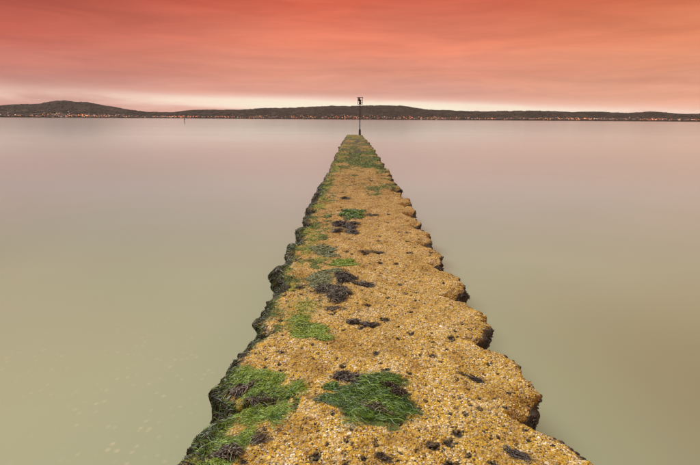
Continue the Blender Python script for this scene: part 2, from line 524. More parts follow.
hvv = bx[None] * np.stack([sx, sy, sz], -1)[:, None]
cx, sn = np.cos(yaw)[:, None], np.sin(yaw)[:, None]
hvv = np.stack([hvv[..., 0] * cx - hvv[..., 1] * sn, hvv[..., 0] * sn + hvv[..., 1] * cx, hvv[..., 2]], -1) + hp[:, None]
qf = np.array([(0, 1, 5, 4), (1, 2, 6, 5), (2, 3, 7, 6), (3, 0, 4, 7), (4, 5, 9, 8), (6, 7, 8, 9), (5, 6, 9, 9), (7, 4, 8, 8)])
tri = np.array([(0, 1, 5), (0, 5, 4), (1, 2, 6), (1, 6, 5), (2, 3, 7), (2, 7, 6), (3, 0, 4), (3, 4, 7), (4, 5, 9), (4, 9, 8), (6, 7, 8), (6, 8, 9), (5, 6, 9), (7, 4, 8)])
hff = tri[None] + (np.arange(NH) * 10)[:, None, None]
M_HOUSE = mat_rnd('far_houses', [(0, (0.07, 0.045, 0.036)), (0.5, (0.14, 0.085, 0.065)), (0.8, (0.24, 0.15, 0.12)), (0.97, (0.5, 0.40, 0.35))], 0.8, 'CONSTANT', noise_scale=0.05)
town = mesh_np('town_houses', hvv.reshape(-1, 3), hff.reshape(-1, 3), M_HOUSE, attrs={'rnd': np.repeat(rng.random(NH), 10)}, smooth=False)
tag(town, 'tiny houses of the far town along the shore', 'town', kind='stuff')


def lamp_mat(name, c, s):
    m = bpy.data.materials.new(name)
    m.use_nodes = True
    t = NT(m.node_tree)
    e = t.n('ShaderNodeEmission')
    e.inputs[0].default_value = (*c, 1)
    e.inputs[1].default_value = s
    t.put(t.n('ShaderNodeOutputMaterial').inputs[0], e.outputs[0])
    return m


def lights(name, n, tspread, r0, r1, mat, label, amin=-44, amax=44, seed=41):
    a = rng.uniform(amin, amax, n * 3)
    d = (sstep(-0.15, 0.4, fbm(a * 0.45, 0 * a + 7, 0 * a, 1.0, 3, seed)) + 0.10) * (0.35 + 0.65 * np.maximum(1 - sstep(-14, -6, a), sstep(14, 24, a)))
    a = a[rng.random(n * 3) < d][:n]
    tt = np.abs(rng.normal(0, tspread, len(a))) + 0.004
    p = hill_point(a, tt)
    p[:, 2] += rng.uniform(6, 9, len(a))
    o = blobs(p, rng.uniform(r0, r1, len(a)), rng.uniform(r0, r1, len(a)), mat, name, rng.random(len(a)))
    return tag(o, label, 'lights', kind='stuff')


lights('street_lights', 320, 0.09, 1.0, 2.3, lamp_mat('sodium_lamp', (1.0, 0.32, 0.10), 4.2), 'orange street lights twinkling along the far shore')
lights('house_lights', 70, 0.12, 1.0, 2.0, lamp_mat('white_lamp', (1.0, 0.72, 0.5), 3.0), 'pale house lights dotted along the far shore', seed=47)
lights('red_lights', 200, 0.10, 1.0, 2.4, lamp_mat('red_lamp', (1.0, 0.16, 0.07), 3.5), 'red glowing lights among the houses right and left', seed=53)

# ------------------------------------------------------------------ jetty surface
Y0, Y1 = -3.0, 48.0
RAD = 0.07
PITCH = 0.90


def lobe_tables(first, n, seed):
    r = np.random.default_rng(seed)
    ed = [first]
    while ed[-1] < Y1 + 2:
        ed.append(ed[-1] + PITCH * r.uniform(0.86, 1.12))
    ed = np.array(ed)
    return ed, r.uniform(0.72, 1.2, len(ed)), r.uniform(-0.02, 0.025, len(ed)), r.uniform(0.38, 0.62, len(ed))


EDL = np.concatenate([[-3.6, -2.7, -1.8, -0.9, 0.1, 1.15], [2.24, 3.12, 4.10, 4.92, 5.84]])
EDR = np.concatenate([[-3.5, -2.6, -1.7, -0.75, 0.2, 1.15], [2.20, 3.06, 3.97, 4.84, 5.72]])
_r = np.random.default_rng(5)
for _ in range(55):
    EDL = np.append(EDL, EDL[-1] + PITCH * _r.uniform(0.88, 1.1))
    EDR = np.append(EDR, EDR[-1] + PITCH * _r.uniform(0.88, 1.1))
AMPL, OFFL = _r.uniform(0.75, 1.2, len(EDL)), _r.uniform(-0.02, 0.025, len(EDL))
AMPR, OFFR = _r.uniform(0.75, 1.2, len(EDR)), _r.uniform(-0.02, 0.025, len(EDR))
AMPR[5], OFFR[5] = 1.25, 0.06        # the nearest lobes stand out a little more
AMPR[6], OFFR[6] = 1.15, 0.02


def bump(y, ed, amp, off):
    i = np.clip(np.searchsorted(ed, y, side='right') - 1, 0, len(ed) - 2)
    t = np.clip((y - ed[i]) / (ed[i + 1] - ed[i]), 0, 1)
    tt = t ** 0.82                       # fuller towards the camera end
    b = np.sin(np.pi * tt) ** 0.55
    return b * amp[i], off[i], b


def half_widths(y):
    bl, ol, _ = bump(y, EDL, AMPL, OFFL)
    br, o_r, _ = bump(y, EDR, AMPR, OFFR)
    tap = sstep(26, 48, y)
    wl = 0.680 + 0.095 * bl + ol * 0.8 - 0.13 * tap
    wr = 0.915 + 0.135 * br + o_r * 0.8 - 0.25 * tap
    return wl, wr


def base_z(y):
    return TOP_Z - 0.015 * np.sin(y * 0.5) - 0.06 * sstep(44, 48.2, y) + 0 * y


def profile(side, a, y):
    """a: way along the skin outwards from where the shoulder begins. side -1 left, 1 right.
    returns point (x,y,z) and normal (nx,nz)"""
    wl, wr = half_widths(y)
    _, _, bb = bump(y, EDL, AMPL, OFFL) if side < 0 else bump(y, EDR, AMPR, OFFR)
    wd = wl if side < 0 else wr
    z0 = base_z(y)
    # the shoulder sags a little in the notches
    sag = (0.11 if side < 0 else 0.17) * (1 - bb) ** 1.2 * sstep(-0.10, 0.03, a)
    L = RAD * math.pi / 2
    th = np.clip(a / L, 0, 1) * math.pi / 2
    x = np.where(a < 0, wd - RAD + a, wd - RAD + RAD * np.sin(th))
    z = np.where(a < 0, z0, np.where(a < L, z0 - RAD * (1 - np.cos(th)), z0 - RAD - (a - L)))
    # flanks lean in, then out again lower down
    dn = np.clip(a - L, 0, None)
    x = x - 0.10 * np.sin(np.clip(dn / 0.5, 0, 1) * math.pi) * 0.6
    return side * x, z - sag, side * np.sin(th), np.cos(th)


PITS = []
for _ in range(11000):
    y = 1.5 + 28 * random.random() ** 1.5
    x = random.uniform(-0.66, 0.92)
    if all((x - p[0]) ** 2 + (y - p[1]) ** 2 > (0.042 + 0.011 * y) ** 2 for p in PITS) and random.random() < 0.25 and vnoise(np.array(x * 3.0), np.array(y * 2.0), np.array(0.0), 91) > -0.6 + random.uniform(-.3, .5):
        PITS.append((x, y, min(2.0, random.lognormvariate(-.34, .48)) * 0.015 * (1 + 0.07 * y)))
# a few pairs and triples grown together
for p in list(PITS)[::4]:
    PITS.append((p[0] + random.uniform(-.045, .045), p[1] + random.uniform(-.04, .04), p[2] * random.uniform(.6, 1)))
PA = np.array(PITS)


def pits(x, y):
    """1 inside a pit, 0 outside"""
    r = np.zeros(x.shape)
    order = np.argsort(y.ravel(), kind='stable')
    ys = y.ravel()[order]
    xf = x.ravel()
    rf = r.ravel()
    for px, py, pr in PA:
        i0, i1 = np.searchsorted(ys, (py - 2 * pr, py + 2 * pr))
        if i1 > i0:
            ii = order[i0:i1]
            d2 = ((xf[ii] - px) ** 2 + ((ys[i0:i1] - py) * 0.85) ** 2) / pr ** 2
            rf[ii] = np.maximum(rf[ii], np.exp(-d2 * 1.2))
    return rf.reshape(x.shape)


def relief(x, y, z, flank):
    """height of the skin over its smooth form"""
    d = 0.032 * fbm(x, y, z, 1.7, 2, 101) + 0.030 * fbm(x, y, z, 6.0, 3, 111) + 0.0100 * fbm(x, y, z, 30, 3, 121, 0.6)
    d = d + sstep(6, 14, y) * 0.055 * fbm(x, y, z, 5.0, 3, 151, 0.6) 
    d = d + flank * np.where(x < 0, 1.45, 1.25) * (0.050 * fbm(x, y, z, 5.5, 3, 131) + 0.026 * fbm(x, y, z, 18, 3, 141, 0.65))
    return d


def skin(side, a, y, off=0.0):
    x, z, nx, nz = profile(side, a, y)
    fl = sstep(-0.06, 0.08, a)
    d = relief(x, y, z, fl) + off
    return np.stack([x + nx * d, y + 0 * x, z + nz * d], -1)


def top_point(x, y, off=0.0):
    """a point of the crown seen from above"""
    wl, wr = half_widths(y)
    left = x < 0.1
    aL = -x - (wl - RAD)
    aR = x - (wr - RAD)
    def un(a):
        s = np.clip(a / RAD, 0, 0.98)
        return np.where(a < 0, a, RAD * np.arcsin(s))
    pL = skin(-1, un(aL), y, off)
    pR = skin(1, un(aR), y, off)
    return np.where(left[..., None], pL, pR)


# rows
ys = [Y0]
while ys[-1] < Y1:
    d = ys[-1]
    if d < 1.4:
        s = 0.04
    else:
        s = min(0.06, max(0.0075, d * d / 2200))
    ys.append(ys[-1] + s)
ys = np.array(ys)
# columns: flank, shoulder, crown, shoulder, flank
side_a = np.concatenate([np.linspace(1.25, 0.50, 10), np.linspace(0.47, 0.122, 24)])
arc_a = np.linspace(0.1095, 0.006, 13)
NTOP = 214
nE = len(side_a) + len(arc_a)
NCOL = 2 * nE + NTOP
YY = np.repeat(ys[:, None], nE, 1)
aa = np.concatenate([side_a, arc_a])[None, :].repeat(len(ys), 0)
GX = np.zeros((len(ys), NCOL)); GZ = GX.copy(); GNX = GX.copy(); GNZ = GX.copy(); GA = GX.copy()
x, z, nx, nz = profile(-1, aa, YY)
GX[:, :nE], GZ[:, :nE], GNX[:, :nE], GNZ[:, :nE], GA[:, :nE] = x, z, nx, nz, aa
x, z, nx, nz = profile(1, aa[:, ::-1], YY)
GX[:, -nE:], GZ[:, -nE:], GNX[:, -nE:], GNZ[:, -nE:], GA[:, -nE:] = x, z, nx, nz, aa[:, ::-1]
wl, wr = half_widths(ys)
q = np.linspace(0, 1, NTOP)
XT = -(wl - RAD)[:, None] * (1 - q) + (wr - RAD)[:, None] * q
YT = np.repeat(ys[:, None], NTOP, 1)
aL, aR = -XT - (wl - RAD)[:, None], XT - (wr - RAD)[:, None]
isL = XT < 0.1
xl, zl, nxl, nzl = profile(-1, aL, YT)
xr, zr, nxr, nzr = profile(1, aR, YT)
GX[:, nE:-nE] = np.where(isL, xl, xr); GZ[:, nE:-nE] = np.where(isL, zl, zr)
GNX[:, nE:-nE] = 0; GNZ[:, nE:-nE] = 1; GA[:, nE:-nE] = np.where(isL, aL, aR)
GY = np.repeat(ys[:, None], NCOL, 1)
FL = sstep(-0.06, 0.08, GA)
Dp = relief(GX, GY, GZ, FL)
PT = pits(GX, GY) * (GA < 0.05)
Dp = Dp - 0.013 * PT * np.clip(4 / np.maximum(GY, 4), .5, 1)
PX, PY, PZ = GX + GNX * Dp, GY, GZ + GNZ * Dp

# ---- what grows where (world metres on the crown)
POLY = {
    'left_green': [(-0.79, 2.651), (-0.611, 2.57), (-0.483, 2.471), (-0.345, 2.452), (-0.318, 2.33), (-0.316, 2.147), (-0.359, 2.017), (-0.457, 1.963), (-0.52, 1.898),
                   (-0.698, 1.80), (-0.78, 1.86), (-0.76, 1.98), (-0.681, 2.083), (-0.614, 2.142), (-0.60, 2.345), (-0.75, 2.467)],
    'centre_green': [(0.128, 2.601), (0.211, 2.602), (0.28, 2.453), (0.311, 2.316), (0.352, 2.184), (0.285, 2.082), (0.21, 2.003), (0.148, 2.08), (0.038, 2.054),
                     (-0.044, 2.143), (-0.141, 2.233), (-0.034, 2.335), (-0.004, 2.437), (0.071, 2.417), (0.114, 2.482)],
    'lime': [(-0.533, 3.282), (-0.45, 3.473), (-0.335, 3.436), (-0.303, 3.251), (-0.186, 3.184), (-0.226, 3.021), (-0.397, 3.034)],
    'mauve': [(-0.455, 3.968), (-0.297, 4.157), (-0.068, 3.977), (-0.106, 3.736), (-0.273, 3.687)],
    'pale': [(-0.449, 4.266), (-0.334, 4.546), (-0.17, 4.55), (-0.209, 4.104), (-0.388, 4.021)],
    'dark_clump': [(-0.174, 4.392), (-0.076, 4.457), (0.014, 4.278), (-0.08, 4.162)],
    'far_green': [(-0.223, 7.796), (0.183, 7.723), (0.139, 7.073), (-0.122, 6.918)],
    'far_dark': [(-0.285, 6.841), (0.089, 6.785), (-0.013, 6.211), (-0.272, 6.203)],
    'streak': [(-0.55, 5.45), (-0.40, 5.62), (-0.20, 5.35), (-0.22, 5.10), (-0.42, 5.12)],
    'small_green': [(-0.20, 4.98), (-0.05, 5.0), (0.02, 4.80), (-0.10, 4.68), (-0.24, 4.78)],
    'olive_strip': [(0.02, 23.0), (0.42, 24.5), (0.45, 21.5), (0.05, 20.8)],
    'olive_end': [(0.0, 33), (0.45, 36), (0.5, 32), (0.1, 30)],
}
HOLES = [(-0.449, 2.07, 0.075), (-0.575, 2.029, 0.05)]


def soft_poly(x, y, poly, feather):
    """1 inside, ragged and soft outside"""
    px = x + feather * 1.2 * vnoise(x * 14, y * 14, 0 * x, 3)
    py = y + feather * 1.2 * vnoise(x * 14 + 40, y * 14, 0 * x, 4)
    r = 0
    for ox, oy in ((0, 0), (feather, 0), (-feather, 0), (0, feather), (0, -feather)):
        r = r + in_poly(px + ox, py + oy, poly) * 0.2
    return r


def growth(x, y, a):
    moss = np.zeros(x.shape); lime = moss.copy(); dark = moss.copy()
    n_lo = fbm(x, y * 0.5, 0 * x, 2.2, 3, 201)
    n_hi = fbm(x, y, 0 * x, 7.5, 3, 211)
    for kx, fe, am in (('left_green', .03, 1), ('centre_green', .025, 1), ('far_green', .05, .9), ('small_green', .04, .6), ('pale', .05, .45), ('streak', .05, .55)):
        p = POLY[kx]
        sel = (y > min(q[1] for q in p) - .2) & (y < max(q[1] for q in p) + .2)
        s = np.zeros(x.shape)
        s[sel] = soft_poly(x[sel], y[sel], p, fe)
        if kx == 'left_green':
            for hx, hy, hr in HOLES:
                s = s * (1 - np.exp(-((x - hx) ** 2 + (y - hy) ** 2) / hr ** 2 * 1.2))
        moss = np.maximum(moss, am * s * np.clip(0.78 + 0.9 * n_hi, 0, 1))
    for kx, fe, am in (('lime', .06, .95),):
        sel = (y > 2.8) & (y < 3.7)
        s = np.zeros(x.shape)
        s[sel] = soft_poly(x[sel], y[sel], POLY[kx], fe)
        lime = np.maximum(lime, am * s)
    lime = np.maximum(lime, sstep(-0.5, -0.05, a) * (x < 0) * sstep(2.5, 3.5, y) * (0.30 + 0.8 * fbm(x, y, 0 * x, 4.0, 3, 261)))
    # yellow-green haloes
    lime = np.maximum(lime, 0.75 * np.exp(-(((x + 0.52) / .14) ** 2 + ((y - 2.50) / .10) ** 2)))
    lime = np.maximum(lime, 0.62 * np.exp(-(((x + 0.40) / .2) ** 2 + ((y - 3.62) / .25) ** 2)))
    lime = np.maximum(lime, 0.58 * np.exp(-(((x + 0.36) / .16) ** 2 + ((y - 5.0) / .15) ** 2)))
    for kx, fe, am in (('mauve', .05, .42), ('dark_clump', .04, .55), ('far_dark', .06, .55), ('olive_strip', .1, .7), ('olive_end', .1, .7)):
        p = POLY[kx]
        sel = (y > min(q[1] for q in p) - .4) & (y < max(q[1] for q in p) + .4)
        s = np.zeros(x.shape)
        s[sel] = soft_poly(x[sel], y[sel], p, fe)
        dark = np.maximum(dark, am * s)
    # the left shoulder is weedy all along, the right one only far out
    edgeL = sstep(-0.36, -0.03, a) * (x < 0)
    moss = np.maximum(moss, edgeL * sstep(2.4, 3.2, y) * (0.62 + 0.4 * n_lo + 0.5 * n_hi))
    moss = np.maximum(moss, sstep(-0.62, -0.25, a) * (x < 0) * sstep(2.6, 4, y) * (1 - sstep(8, 12, y)) * (0.40 + 0.75 * n_hi + .3 * n_lo))
    edgeR = sstep(-0.10, 0.03, a) * (x > 0)
    moss = np.maximum(moss, edgeR * sstep(6, 11, y) * (0.44 + 0.4 * n_lo))
    # further out the crown greens over in bands
    farb = sstep(6.5, 18, y) * 0.54 + sstep(13, 28, y) * 0.12 - 0.02 + 0.16 * np.exp(-((y - 10.2) / .9) ** 2)
    moss = np.maximum(moss, np.clip(farb + 0.75 * n_lo + 0.3 * n_hi, 0, 0.9) * sstep(8, 10, y))
    lime = np.maximum(lime, sstep(10, 13, y) * (0.12 + 0.50 * fbm(x, y * .35, 0 * x, 1.5, 3, 231)))
    dark = np.maximum(dark, sstep(9, 24, y) * (0.30 + 0.5 * fbm(x, y * .4, 0 * x, 1.8, 3, 241) + .3 * n_hi))
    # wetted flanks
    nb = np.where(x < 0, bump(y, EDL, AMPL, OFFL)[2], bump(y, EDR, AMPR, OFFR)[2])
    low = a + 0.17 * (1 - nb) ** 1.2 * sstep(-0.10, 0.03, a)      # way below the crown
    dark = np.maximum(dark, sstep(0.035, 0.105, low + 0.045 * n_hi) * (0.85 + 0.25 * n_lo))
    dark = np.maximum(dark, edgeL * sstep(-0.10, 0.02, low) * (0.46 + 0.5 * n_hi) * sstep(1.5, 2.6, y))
    return np.clip(moss, 0, 1), np.clip(lime, 0, 1), np.clip(dark, 0, 1)


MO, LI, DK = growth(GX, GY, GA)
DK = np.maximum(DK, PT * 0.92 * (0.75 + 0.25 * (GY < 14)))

# ---- normals on the whole grid so that the pieces join without a seam
P3 = np.stack([PX, PY, PZ], -1)
du = np.gradient(P3, axis=1)
dv = np.gradient(P3, axis=0)
NN = np.cross(du, dv)
NN /= np.linalg.norm(NN, axis=-1, keepdims=True) + 1e-12

jetty = empty('jetty', (0.1, 0, WATER_Z))
tag(jetty, 'long narrow crusted concrete jetty running straight out into the sea', 'jetty')


def grid_part(name, r0, r1, c0, c1, parent, kind=None, capend=None):
    r1, c1 = min(r1, len(ys) - 1), min(c1, NCOL - 1)
    v = P3[r0:r1 + 1, c0:c1 + 1] - np.array(jetty.location)
    nr, nc = v.shape[:2]
    i = np.arange(nr * nc).reshape(nr, nc)
    f = np.stack([i[:-1, :-1], i[:-1, 1:], i[1:, 1:], i[1:, :-1]], -1).reshape(-1, 4)
    sl = (slice(r0, r1 + 1), slice(c0, c1 + 1))
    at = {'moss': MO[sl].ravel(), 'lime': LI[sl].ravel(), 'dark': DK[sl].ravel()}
    return mesh_np(name, v.reshape(-1, 3), f, M_CON, parent, at, True, NN[sl].reshape(-1, 3), kind)


CL, CR = nE + 16, NCOL - 1 - nE - 16
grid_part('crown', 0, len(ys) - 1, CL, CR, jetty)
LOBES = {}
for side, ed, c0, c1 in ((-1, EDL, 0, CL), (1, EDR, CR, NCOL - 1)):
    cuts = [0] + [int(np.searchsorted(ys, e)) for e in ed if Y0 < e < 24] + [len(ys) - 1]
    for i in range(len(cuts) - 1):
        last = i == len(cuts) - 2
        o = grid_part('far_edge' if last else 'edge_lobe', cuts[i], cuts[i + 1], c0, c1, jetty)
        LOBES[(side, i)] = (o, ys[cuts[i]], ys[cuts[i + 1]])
# seaward end wall: ring of the last row closed to a point low inside
ring = P3[-1] - np.array(jetty.location)
steps = [ring]
cen = np.array([0.1, Y1 + 0.02, 0.35]) - np.array(jetty.location)
for s_, push in ((0.93, 0.05), (0.75, 0.09), (0.4, 0.12), (0.0, 0.12)):
    rr = cen + (ring - cen) * s_
    rr[:, 1] += push + 0.02 * vnoise(rr[:, 0] * 9, rr[:, 2] * 9, rr[:, 0] * 0, 77)
    steps.append(rr)
ev = np.concatenate(steps)
n_ = len(ring)
ef = [(k_ * n_ + j, k_ * n_ + j + 1, (k_ + 1) * n_ + j + 1, (k_ + 1) * n_ + j) for k_ in range(4) for j in range(n_ - 1)]
mesh_np('end_wall', ev, np.array(ef), M_CON, jetty, {'moss': np.full(len(ev), .3), 'lime': np.zeros(len(ev)), 'dark': np.full(len(ev), .8)})

# ---- loose grit and pebbles standing out of the crown
ICO = np.array([(0, 0, -1), (.7236, -.5257, -.4472), (-.2764, -.8506, -.4472), (-.8944, 0, -.4472), (-.2764, .8506, -.4472), (.7236, .5257, -.4472),
                (.2764, -.8506, .4472), (-.7236, -.5257, .4472), (-.7236, .5257, .4472), (.2764, .8506, .4472), (.8944, 0, .4472), (0, 0, 1)])
ICF = np.array([(1, 2, 6), (2, 3, 7), (3, 4, 8), (4, 5, 9), (5, 1, 10), (1, 6, 10), (2, 7, 6), (3, 8, 7), (4, 9, 8), (5, 10, 9), (6, 7, 11), (7, 8, 11), (8, 9, 11), (9, 10, 11), (10, 6, 11)])


def rand_rot(n):
    qn = rng.normal(size=(n, 4))
    qn /= np.linalg.norm(qn, axis=1, keepdims=True)
    w_, x_, y_, z_ = qn.T
    return np.stack([np.stack([1 - 2 * (y_ * y_ + z_ * z_), 2 * (x_ * y_ - z_ * w_), 2 * (x_ * z_ + y_ * w_)], -1),
                     np.stack([2 * (x_ * y_ + z_ * w_), 1 - 2 * (x_ * x_ + z_ * z_), 2 * (y_ * z_ - x_ * w_)], -1),
                     np.stack([2 * (x_ * z_ - y_ * w_), 2 * (y_ * z_ + x_ * w_), 1 - 2 * (x_ * x_ + y_ * y_)], -1)], 1)


NG = 110000
gy = 1.55 + (13 - 1.55) * rng.random(NG) ** 2.4
gx = rng.uniform(-0.80, 1.08, NG)
wl_, wr_ = half_widths(gy)
k = (gx > -wl_ + .01) & (gx < wr_ - .01)
gx, gy = gx[k], gy[k]
ga = np.where(gx < .1, -gx - (half_widths(gy)[0] - RAD), gx - (half_widths(gy)[1] - RAD))
mo, li, dk = growth(gx, gy, ga)
k = (np.maximum(mo, np.maximum(li * .8, dk)) < 0.42) & (pits(gx, gy) < 0.25)
k &= fbm(gx, gy, 0 * gx, 11, 3, 501) + rng.normal(0, .18, len(gx)) > -0.08
gx, gy = gx[k], gy[k]
gp = top_point(gx, gy)
NG = len(gx)
gs = rng.lognormal(math.log(0.0026), 0.50, NG) * (1 + 0.14 * np.clip(gy - 2, 0, 9))
gs = np.clip(gs, 0.0017, 0.011)
sh = rng.uniform(0.55, 1.5, (NG, 1, 3))
gv = ICO[None] * sh * (1 + 0.7 * (rng.random((NG, 12, 1)) - .5))
ang = rng.uniform(0, 2 * math.pi, NG)
ca, sa_ = np.cos(ang)[:, None], np.sin(ang)[:, None]
gv = np.stack([gv[..., 0] * ca - gv[..., 1] * sa_, gv[..., 0] * sa_ + gv[..., 1] * ca, gv[..., 2] * 0.8], -1) * gs[:, None, None]
gv[..., 2] -= 0.25 * gs[:, None]
gv += gp[:, None]
gv -= np.array(jetty.location)
gf = ICF[None] + (np.arange(NG) * 12)[:, None, None]
gravel = mesh_np('gravel', gv.reshape(-1, 3), gf.reshape(-1, 3), M_GRAVEL, jetty, {'rnd': np.repeat(rng.random(NG), 12)}, False, kind='stuff')


# ------------------------------------------------------------------ weed
def ribbons(pts, wid, rnd, up=0.6):
    """pts (N,K,3) -> ribbon strips tapering to the tip"""
    N, K, _ = pts.shape
    tg = np.gradient(pts, axis=1)
    tg /= np.linalg.norm(tg, axis=-1, keepdims=True) + 1e-9
    ref = np.stack([rng.normal(0, up, N), rng.normal(0, up, N), np.ones(N)], -1)[:, None]
    sd = np.cross(tg, ref)
    sd /= np.linalg.norm(sd, axis=-1, keepdims=True) + 1e-9
    tp = np.interp(np.linspace(0, 1, K), [0, .25, .7, 1], [.6, 1, .85, .12])
    o = sd * (wid[:, None] * tp[None])[..., None] * 0.5
    v = np.stack([pts - o, pts + o], 2).reshape(-1, 3)
    b_ = (np.arange(N) * K * 2)[:, None]
    j = np.arange(K - 1) * 2
    f = np.stack([b_ + j, b_ + j + 1, b_ + j + 3, b_ + j + 2], -1).reshape(-1, 4)
    return v, f, np.repeat(rnd, K * 2)


def build_ribbons(name, sets, mat, origin=(0, 0, 0), parent=None, kind=None):
    vs, fs, rs, n0 = [], [], [], 0
    for v, f, r in sets:
        vs.append(v); fs.append(f + n0); rs.append(r); n0 += len(v)
    v = np.concatenate(vs) - np.array(origin)
    o = mesh_np(name, v, np.concatenate(fs), mat, parent, {'rnd': np.concatenate(rs)}, True, kind=kind)
    if parent is None:
        o.location = origin
    return o


def lying(n, sampler, direction, spread, length, width, lift, K=6, wave=0.55, light=0.0):
    x, y = sampler(n)
    n = len(x)
    th0 = direction(x, y)
    across = -x * np.sin(th0) + y * np.cos(th0)
    along = x * np.cos(th0) + y * np.sin(th0)
    lock = fbm(across, along * .3, 0 * x, 45, 2, 401)          # strands gather in locks
    th = th0 + rng.normal(0, spread, n) + .5 * vnoise(across * 18, along * 6, 0 * x, 403)
    L = length * rng.uniform(0.5, 1.3, n)
    s = np.linspace(0, 1, K)[None] - 0.35
    ph, am = rng.uniform(0, 6.28, n)[:, None], rng.uniform(.3, 1, n)[:, None] * wave
    bend = am * np.sin(s * 6 + ph)
    ux = x[:, None] + L[:, None] * s * np.cos(th)[:, None] - L[:, None] * bend * 0.25 * np.sin(th)[:, None]
    uy = y[:, None] + L[:, None] * s * np.sin(th)[:, None] + L[:, None] * bend * 0.25 * np.cos(th)[:, None]
    wl_, wr_ = half_widths(uy)
    ux = np.clip(ux, -wl_ - 0.0, wr_ + 0.0)
    p = top_point(ux, uy)
    arch = np.sin(np.clip((s + 0.35), 0, 1) * math.pi)
    p[..., 2] += lift * (rng.uniform(.15, 1, n) * (1 + .8 * lock))[:, None] * (0.35 + 0.9 * arch) + 0.0015
    return ribbons(p, width * rng.uniform(.6, 1.4, n), np.clip(rng.normal(.44 + light, .20, n) + 0.42 * lock, 0, 1))


def poly_sampler(poly, thr=-0.35, holes=(), freq=9):
    xs_ = [q[0] for q in poly]; ys_ = [q[1] for q in poly]
    def f(n):
        ex, ey = .12 * (max(xs_) - min(xs_)), .12 * (max(ys_) - min(ys_))
        x = rng.uniform(min(xs_) - ex, max(xs_) + ex, n * 3)
        y = rng.uniform(min(ys_) - ey, max(ys_) + ey, n * 3)
        sz = min(max(xs_) - min(xs_), max(ys_) - min(ys_))
        fq = 2.2 / sz
        wx = .16 * sz * vnoise(x * fq, y * fq, 0 * x, 8) + .07 * sz * vnoise(x * fq * 3, y * fq * 3, 0 * x, 9)
        wy = .16 * sz * vnoise(x * fq, y * fq, 0 * x + 5, 8) + .07 * sz * vnoise(x * fq * 3, y * fq * 3, 0 * x + 5, 9)
        k = in_poly(x + wx, y + wy, poly)
        k &= fbm(x, y, 0 * x, freq, 2, 301) + rng.normal(0, .16, len(x)) > thr
        for hx, hy, hr in holes:
            k &= ((x - hx) ** 2 + (y - hy) ** 2) > (hr * rng.uniform(.7, 1.15, len(x))) ** 2
        x, y = x[k][:n], y[k][:n]
        return x + rng.normal(0, .016, len(x)), y + rng.normal(0, .018, len(x))
    return f


def disc_sampler(cx, cy, rx, ry, th=0.0):
    def f(n):
        r, a_ = np.sqrt(rng.random(n)), rng.uniform(0, 6.283, n)
        u_, v_ = r * np.cos(a_) * rx, r * np.sin(a_) * ry
        x, y = cx + u_ * math.cos(th) - v_ * math.sin(th), cy + u_ * math.sin(th) + v_ * math.cos(th)
        k = fbm(x, y, 0 * x, 16, 2, 311) + rng.normal(0, .16, n) > 0.02
        x, y = x[k], y[k]
        return x + rng.normal(0, .012, len(x)), y + rng.normal(0, .012, len(x))
    return f


const = lambda a: (lambda x, y: np.full(x.shape, a))


def org(x, y):
    p = top_point(np.array([x]), np.array([y]))[0]
    return tuple(float(v) for v in p)


# 1 the green mat at the left edge, nearest the camera
fl1 = lambda x, y: 0.55 + 1.4 * (y - 2.2) + 0.9 * vnoise(x * 5, y * 5, 0 * x, 61)
o = build_ribbons('seaweed_mat', [lying(15000, poly_sampler(POLY['left_green'], -0.10, HOLES, 7), fl1, .6, .055, .0018, .005, light=.38),
                                 lying(1600, poly_sampler(POLY['left_green'], 0.0, HOLES), fl1, .5, .05, .0022, .013, light=.3)], M_GREEN, org(-.5, 2.2))
tag(o, 'large green seaweed mat draped over the left edge nearest the camera', 'seaweed', 'green seaweed mats')
# 2 the dark green mat in the middle
fl2 = lambda x, y: -0.42 + 0.5 * vnoise(x * 4, y * 4, 0 * x, 63)
o = build_ribbons('seaweed_mat', [lying(14000, poly_sampler(POLY['centre_green'], -0.10, (), 7), fl2, .40, .075, .0018, .006, light=-.10),
                                 lying(1500, poly_sampler(POLY['centre_green'], 0.0), fl2, .4, .08, .0020, .014, light=.2),
                                 lying(260, disc_sampler(-.12, 2.414, .035, .035), fl2, .6, .05, .003, .010)], M_GREEN, org(.15, 2.3))
tag(o, 'dark green combed seaweed mat in the middle of the crown', 'seaweed', 'green seaweed mats')
# 3 lime
o = build_ribbons('seaweed_mat', [lying(6000, poly_sampler(POLY['lime'], -0.12, freq=6), const(.3), 1.0, .04, .0035, .006)], M_LIME, org(-.36, 3.2))
tag(o, 'bright lime green seaweed patch left of the middle', 'seaweed', 'green seaweed mats')
# 4 pale
o = build_ribbons('seaweed_mat', [lying(3000, poly_sampler(POLY['pale'], -0.12), const(.5), .7, .08, .004, .010)], M_PALE, org(-.32, 4.25))
tag(o, 'pale grey green seaweed strip behind the dried mauve clump', 'seaweed', 'green seaweed mats')
# 5 small patches further on
o = build_ribbons('seaweed_mat', [lying(1500, poly_sampler(POLY['small_green'], -0.05), const(.2), .8, .07, .005, .008)], M_LIME, org(-.1, 4.85))
tag(o, 'small dull green seaweed patch near the dark clump', 'seaweed', 'green seaweed mats')
o = build_ribbons('seaweed_mat', [lying(2400, poly_sampler(POLY['streak'], -0.05), const(.3), .6, .10, .005, .010)], M_PALE, org(-.38, 5.3))
tag(o, 'pale green seaweed streak lying by the weedy left edge', 'seaweed', 'green seaweed mats')
o = build_ribbons('seaweed_mat', [lying(3200, poly_sampler(POLY['far_green'], 0.05, freq=6), const(-.2), .8, .10, .006, .018)], M_GREEN, org(0, 7.3))
tag(o, 'dark green seaweed patch alone on the crown, halfway to the mossy end', 'seaweed', 'green seaweed mats')
o = build_ribbons('seaweed_mat', [lying(2200, poly_sampler(POLY['far_dark'], 0.10, freq=8), const(.3), .9, .10, .007, .022, light=-.2)], M_BROWN, org(-.1, 6.5))
